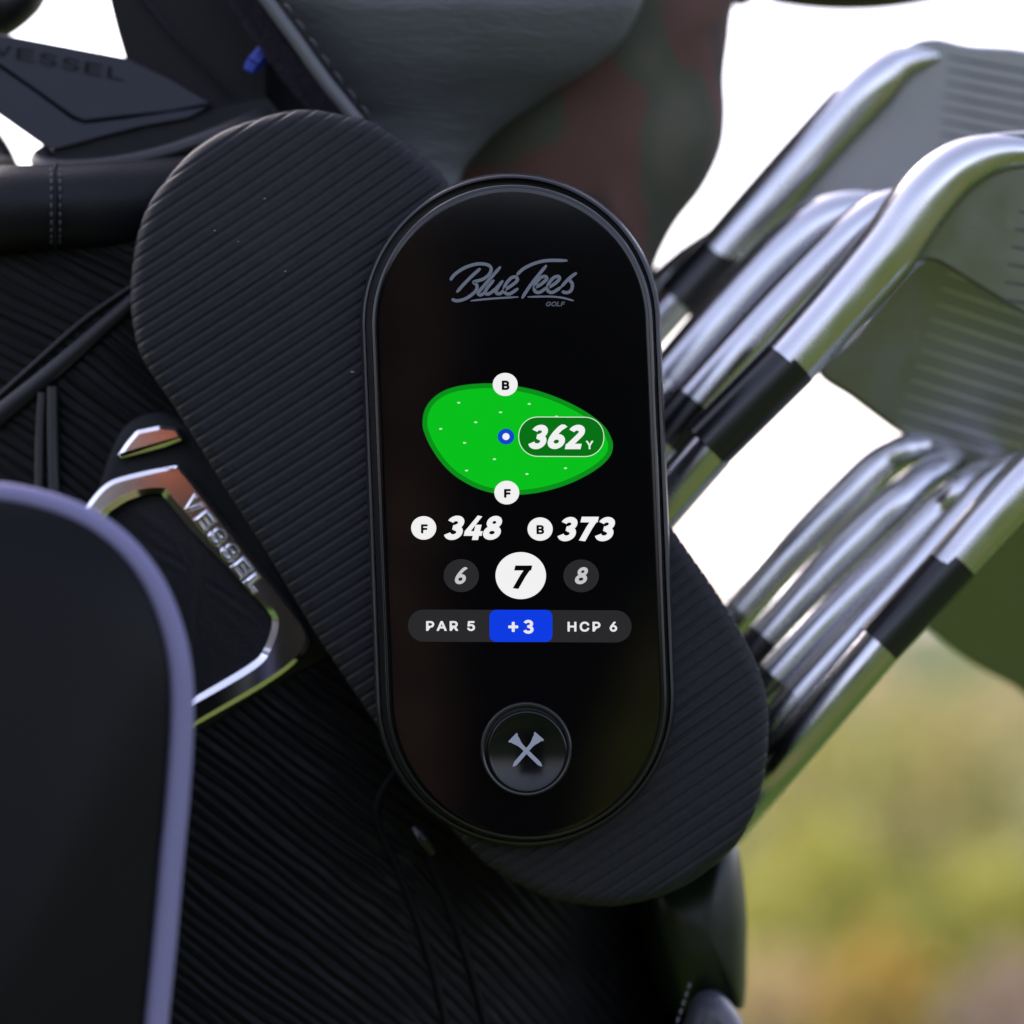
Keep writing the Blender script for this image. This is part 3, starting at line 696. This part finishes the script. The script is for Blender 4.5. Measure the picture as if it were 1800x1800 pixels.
gp = [(183, 500), (195, 400), (250, 310), (350, 240), (480, 203), (640, 188), (780, 193), (900, 210), (1050, 243), (1200, 295), (1350, 365), (1470, 440), (1560, 520), (1605, 600), (1618, 660), (1600, 730), (1540, 800), (1440, 870), (1300, 940), (1150, 990), (1000, 1020), (850, 1027), (700, 1012), (560, 965), (420, 880), (320, 780), (240, 660), (200, 570)]
gp = catmull([c2(*p) for p in gp], 5, True)
shape('green_border', gp, emit('lit_dark_green', (12, 143, 27)), 1)
shape('green_map', inset(gp, 8.4), emit('lit_green', (10, 192, 28)), 2)
for x, y_ in ((456, 334), (987, 343), (771, 406), (584, 481), (320, 531), (500, 636), (725, 759), (515, 845), (970, 871), (1260, 827), (1192, 438), (1123, 736)):
    x, y_ = c2(x, y_); shape('map_dash', ellipse(x, y_, 2.9, 1.5, 12), emit('lit_pale_green', (190, 240, 195)), 3)
x, y_ = c2(812, 589); shape('pin_ring', ellipse(x, y_, 14.5, 13.8), emit('lit_blue_dot', (18, 70, 205)), 3); shape('pin_centre', ellipse(x, y_, 6.3, 6.1, 24), WHT, 4)
a, b = c2(905, 438); c_, d_ = c2(1552, 740)
shape('badge_outline', rrect(a, b, c_, d_, 34, dy=.6), emit('lit_badge_line', (215, 240, 215)), 4)
shape('badge', rrect(a+1.4, b+1.4, c_-1.4, d_-1.4, 32.6, dy=.6), emit('lit_badge', (9, 112, 22)), 5)
a, b = c2(980, 498); c_, d_ = c2(1408, 684); dtx('distance_text', '362', a, b, c_, d_, WHT, 6)
a, b = c2(1413, 620); c_, d_ = c2(1470, 684); txt('unit_text', 'Y', a, b, c_, d_, emit('lit_pale', (225, 240, 225)), 6, bold=.7)
for cx, cy, rx, ry, s, bx in ((806, 196, 94, 87, 'B', (780, 167, 838, 238)), (818, 1011, 94, 89, 'F', (797, 984, 848, 1050))):
    x, y_ = c2(cx, cy); shape('marker_disc', ellipse(x, y_, rx/4.286, ry/4.286), WHT, 3)
    a, b = c2(bx[0], bx[1]); c_, d_ = c2(bx[2], bx[3]); txt('marker_letter', s, a, b, c_, d_, BLK, 4, bold=1.2)
for cx, cy, rx, ry, s, bx in ((744.8, 928, 22.1, 20.7, 'F', (740, 921.6, 751.8, 937.6)), (949.4, 930, 22.1, 20.5, 'B', (943, 923, 956.6, 939))):
    shape('marker_disc', ellipse(cx, cy, rx, ry), WHT, 1); txt('marker_letter', s, *bx, BLK, 2, bold=1.1)
dtx('front_distance_text', '348', 780.5, 906, 882.6, 949.2, WHT, 1)
dtx('back_distance_text', '373', 980, 908.3, 1081, 951.4, WHT, 1)
GD, GT = emit('lit_dark_grey', (41, 41, 43)), emit('lit_light_grey', (198, 198, 200))
shape('hole_disc', ellipse(810.8, 1011.8, 31.1, 29.1), GD, 1); dtx('hole_number', '6', 799.6, 996.9, 822.2, 1026.9, GT, 2, thick=.85)
shape('hole_disc', ellipse(915.4, 1011.8, 44.4, 41.3, 64), WHT, 1); dtx('hole_number', '7', 901.3, 994, 935.8, 1035.2, BLK, 2, thick=.92)
shape('hole_disc', ellipse(1021.6, 1012.3, 31.3, 28.8), GD, 1); dtx('hole_number', '8', 1010.6, 996.9, 1033.6, 1026.9, GT, 2, thick=.85)
shape('score_bar', rrect(717, 1071.4, 1110.2, 1127.9, 28, dy=1.6), GD, 1)
shape('score_tile', rrect(860.4, 1072, 971, 1128.4, 12), emit('lit_blue', (15, 60, 226)), 2)
W2 = emit('lit_soft_white', (232, 232, 234))
txt('par_text', 'PAR 5', 749, 1091.7, 835, 1109.2, W2, 2, bold=.85, space=1.22)
txt('handicap_text', 'HCP 6', 997.6, 1092.7, 1084.8, 1110.4, W2, 2, bold=.85, space=1.22)
txt('plus_text', '+', 893.4, 1093, 911, 1110.8, W2, 3, bold=1.3); dtx('score_text', '3', 919.8, 1089.5, 938, 1114, W2, 3, shear=0, thick=.85)

# script logo printed on the glass
LG = [[(392, 312), (425, 268), (495, 220), (575, 192), (640, 188), (688, 203), (700, 235), (678, 275), (632, 306), (570, 325), (592, 348), (588, 385), (548, 425), (495, 455), (440, 466), (403, 452)],
      [(620, 222), (560, 275), (500, 335), (440, 402)], [(772, 208), (705, 285), (635, 365), (603, 408), (622, 422), (662, 396)],
      [(722, 308), (672, 368), (655, 405), (682, 414), (738, 372), (790, 312)], [(788, 315), (748, 370), (738, 405), (765, 412), (800, 385)],
      [(795, 388), (852, 352), (897, 312), (884, 286), (846, 298), (806, 350), (800, 398), (838, 414), (905, 372)],
      [(893, 272), (942, 226), (1022, 186), (1120, 163), (1275, 163)], [(1118, 198), (1050, 280), (985, 365), (932, 448)],
      [(1028, 368), (1078, 340), (1118, 302), (1108, 282), (1070, 294), (1032, 345), (1028, 390), (1064, 402), (1125, 362)],
      [(1128, 368), (1178, 338), (1214, 302), (1204, 282), (1166, 296), (1130, 345), (1128, 390), (1164, 402), (1228, 362)],
      [(1228, 362), (1285, 300), (1345, 254)], [(1300, 286), (1292, 310), (1312, 340), (1304, 385), (1272, 404), (1232, 396)]]
V, F = [], []
for li, s in enumerate(LG):
    v, f = ribbon([(700+x/4.286, 420+y_/4.286) for x, y_ in s], 5.8, YG-.00006-li*.000003); k = len(V); V += list(v); F += [tuple(i+k for i in q) for q in f]
lg = link('script_logo', mesh(V, F), M_print, gl, smooth=False)
V, F = [], []
for s in ([(545, 466), (700, 450), (905, 437)], [(975, 437), (1140, 434), (1240, 444), (1322, 466)]):
    v, f = ribbon([(700+x/4.286, 420+y_/4.286) for x, y_ in s], 3.4, YG-.00006); k = len(V); V += list(v); F += [tuple(i+k for i in q) for q in f]
link('logo_underline', mesh(V, F), M_print, gl, smooth=False)
txt('logo_small_text', 'GOLF', 959.6, 530, 993.6, 538.6, mat('dim_print', (.07, .075, .09), .5), 1, shear=.2, bold=.5)

# the round button: chamfered ring, domed cap, crossed tees
link('button_ring', sharp(rings(ellipse(925, 1317, 81, 83, 96), [(0, -.00115), (.6, -.0019), (2, -.0024), (3.5, -.0025), (8.0, -.0021), (9.5, -.0013), (14, -.0013)]), 60), mat('button_ring_black', (.014, .014, .017), .2), dev, smooth=False)
EB = np.array(ellipse(926.5, 1322, 71.5, 73.5, 80)); GG = [PA(EB[:, 0], EB[:, 1], 0)]
for k in range(24):
    q_ = 1-k/24; yb_ = -.0020 if k == 0 else (-.0025 if k == 1 else -.0025+.0011*(1-q_**2)); e_ = np.array([926.5, 1322])+(EB-np.array([926.5, 1322]))*q_
    GG.append(PA(e_[:, 0], e_[:, 1], yb_))
V, F = gridmesh(np.array(GG), closed_v=True); cap = fixn(npmesh(V, F, [tuple(24*80+k for k in range(80))]))
bt = link('button', cap, mat('button_gloss', (.003, .003, .004), .12, spec=.3), dev)
tq = lambda x, y_: (620+x/3, 1150+y_/3)
for (hx, hy), (ex, ey), k in (((842, 437), (998, 591), 0), ((985, 430), (845, 592), 1)):
    A_, B_ = np.array(tq(hx, hy)), np.array(tq(ex, ey)); L = np.linalg.norm(B_-A_); dd = (B_-A_)/L; nn = np.array([-dd[1], dd[0]])
    prof = [(0, 10.5), (3.5, 10.5), (5, 8.2), (9, 7.6), (17, 4.6), (24, 3.6), (L-9, 3.6), (L-6, 3.4), (L, .6)]
    ol = [A_+dd*a+nn*w for a, w in prof]+[A_+dd*a-nn*w for a, w in prof[::-1]]
    link('tee_emblem', rings(np.array(ol), [(0, -.0014), (0, -.00175-.00004*k)]), mat('silver_print', (.36, .38, .45), .4, .3), bt, smooth=False)

# ---------------------------------------------------------------- foreground pouch
pu = thing('pouch', 'dark padded case with pale lavender piping, close at the lower left edge', 'pouch', P(100, 1800, -.1))
pe = [(-420, 870), (-200, 850), (-20, 852), (70, 866), (150, 895), (215, 940), (265, 1000), (298, 1070), (318, 1150), (323, 1240), (316, 1370), (304, 1500), (292, 1640), (276, 1800), (262, 1950)]
link('piping', tube([(a-4, b+16, -.095) for a, b in pe], 20, n=24, flat=1.1), M_lav, pu, smooth=False)
body = pe+[(230, 2100), (-420, 2100)]
bo = inset(resample(catmull(body, 4, True), 300), 14)
def pf(px, py):
    return 0
pr = [(0, -.03), (0, -.085), (4, -.094), (12, -.0985), (26, -.0995), (45, -.1015), (70, -.1035), (100, -.105), (120, -.1055)]
GG = []
for d_, y_ in pr[:6]:
    q = inset(bo, d_); GG.append(PA(q[:, 0], q[:, 1], y_))
q0 = inset(bo, pr[5][0]); cc_ = np.array([-120.0, 1980.0])
for k in range(1, 12):
    t = k/12; q = cc_+(q0-cc_)*(1-t); GG.append(PA(q[:, 0], q[:, 1], -.1015-.016*math.sin(t*PI/2)))
V, F = gridmesh(np.array(GG), closed_v=True); n = len(bo); b0 = (len(GG)-1)*n
link('padded_shell', fixn(npmesh(V, F, [tuple(b0+k for k in range(n)), tuple(range(n))])), M_pouch, pu)
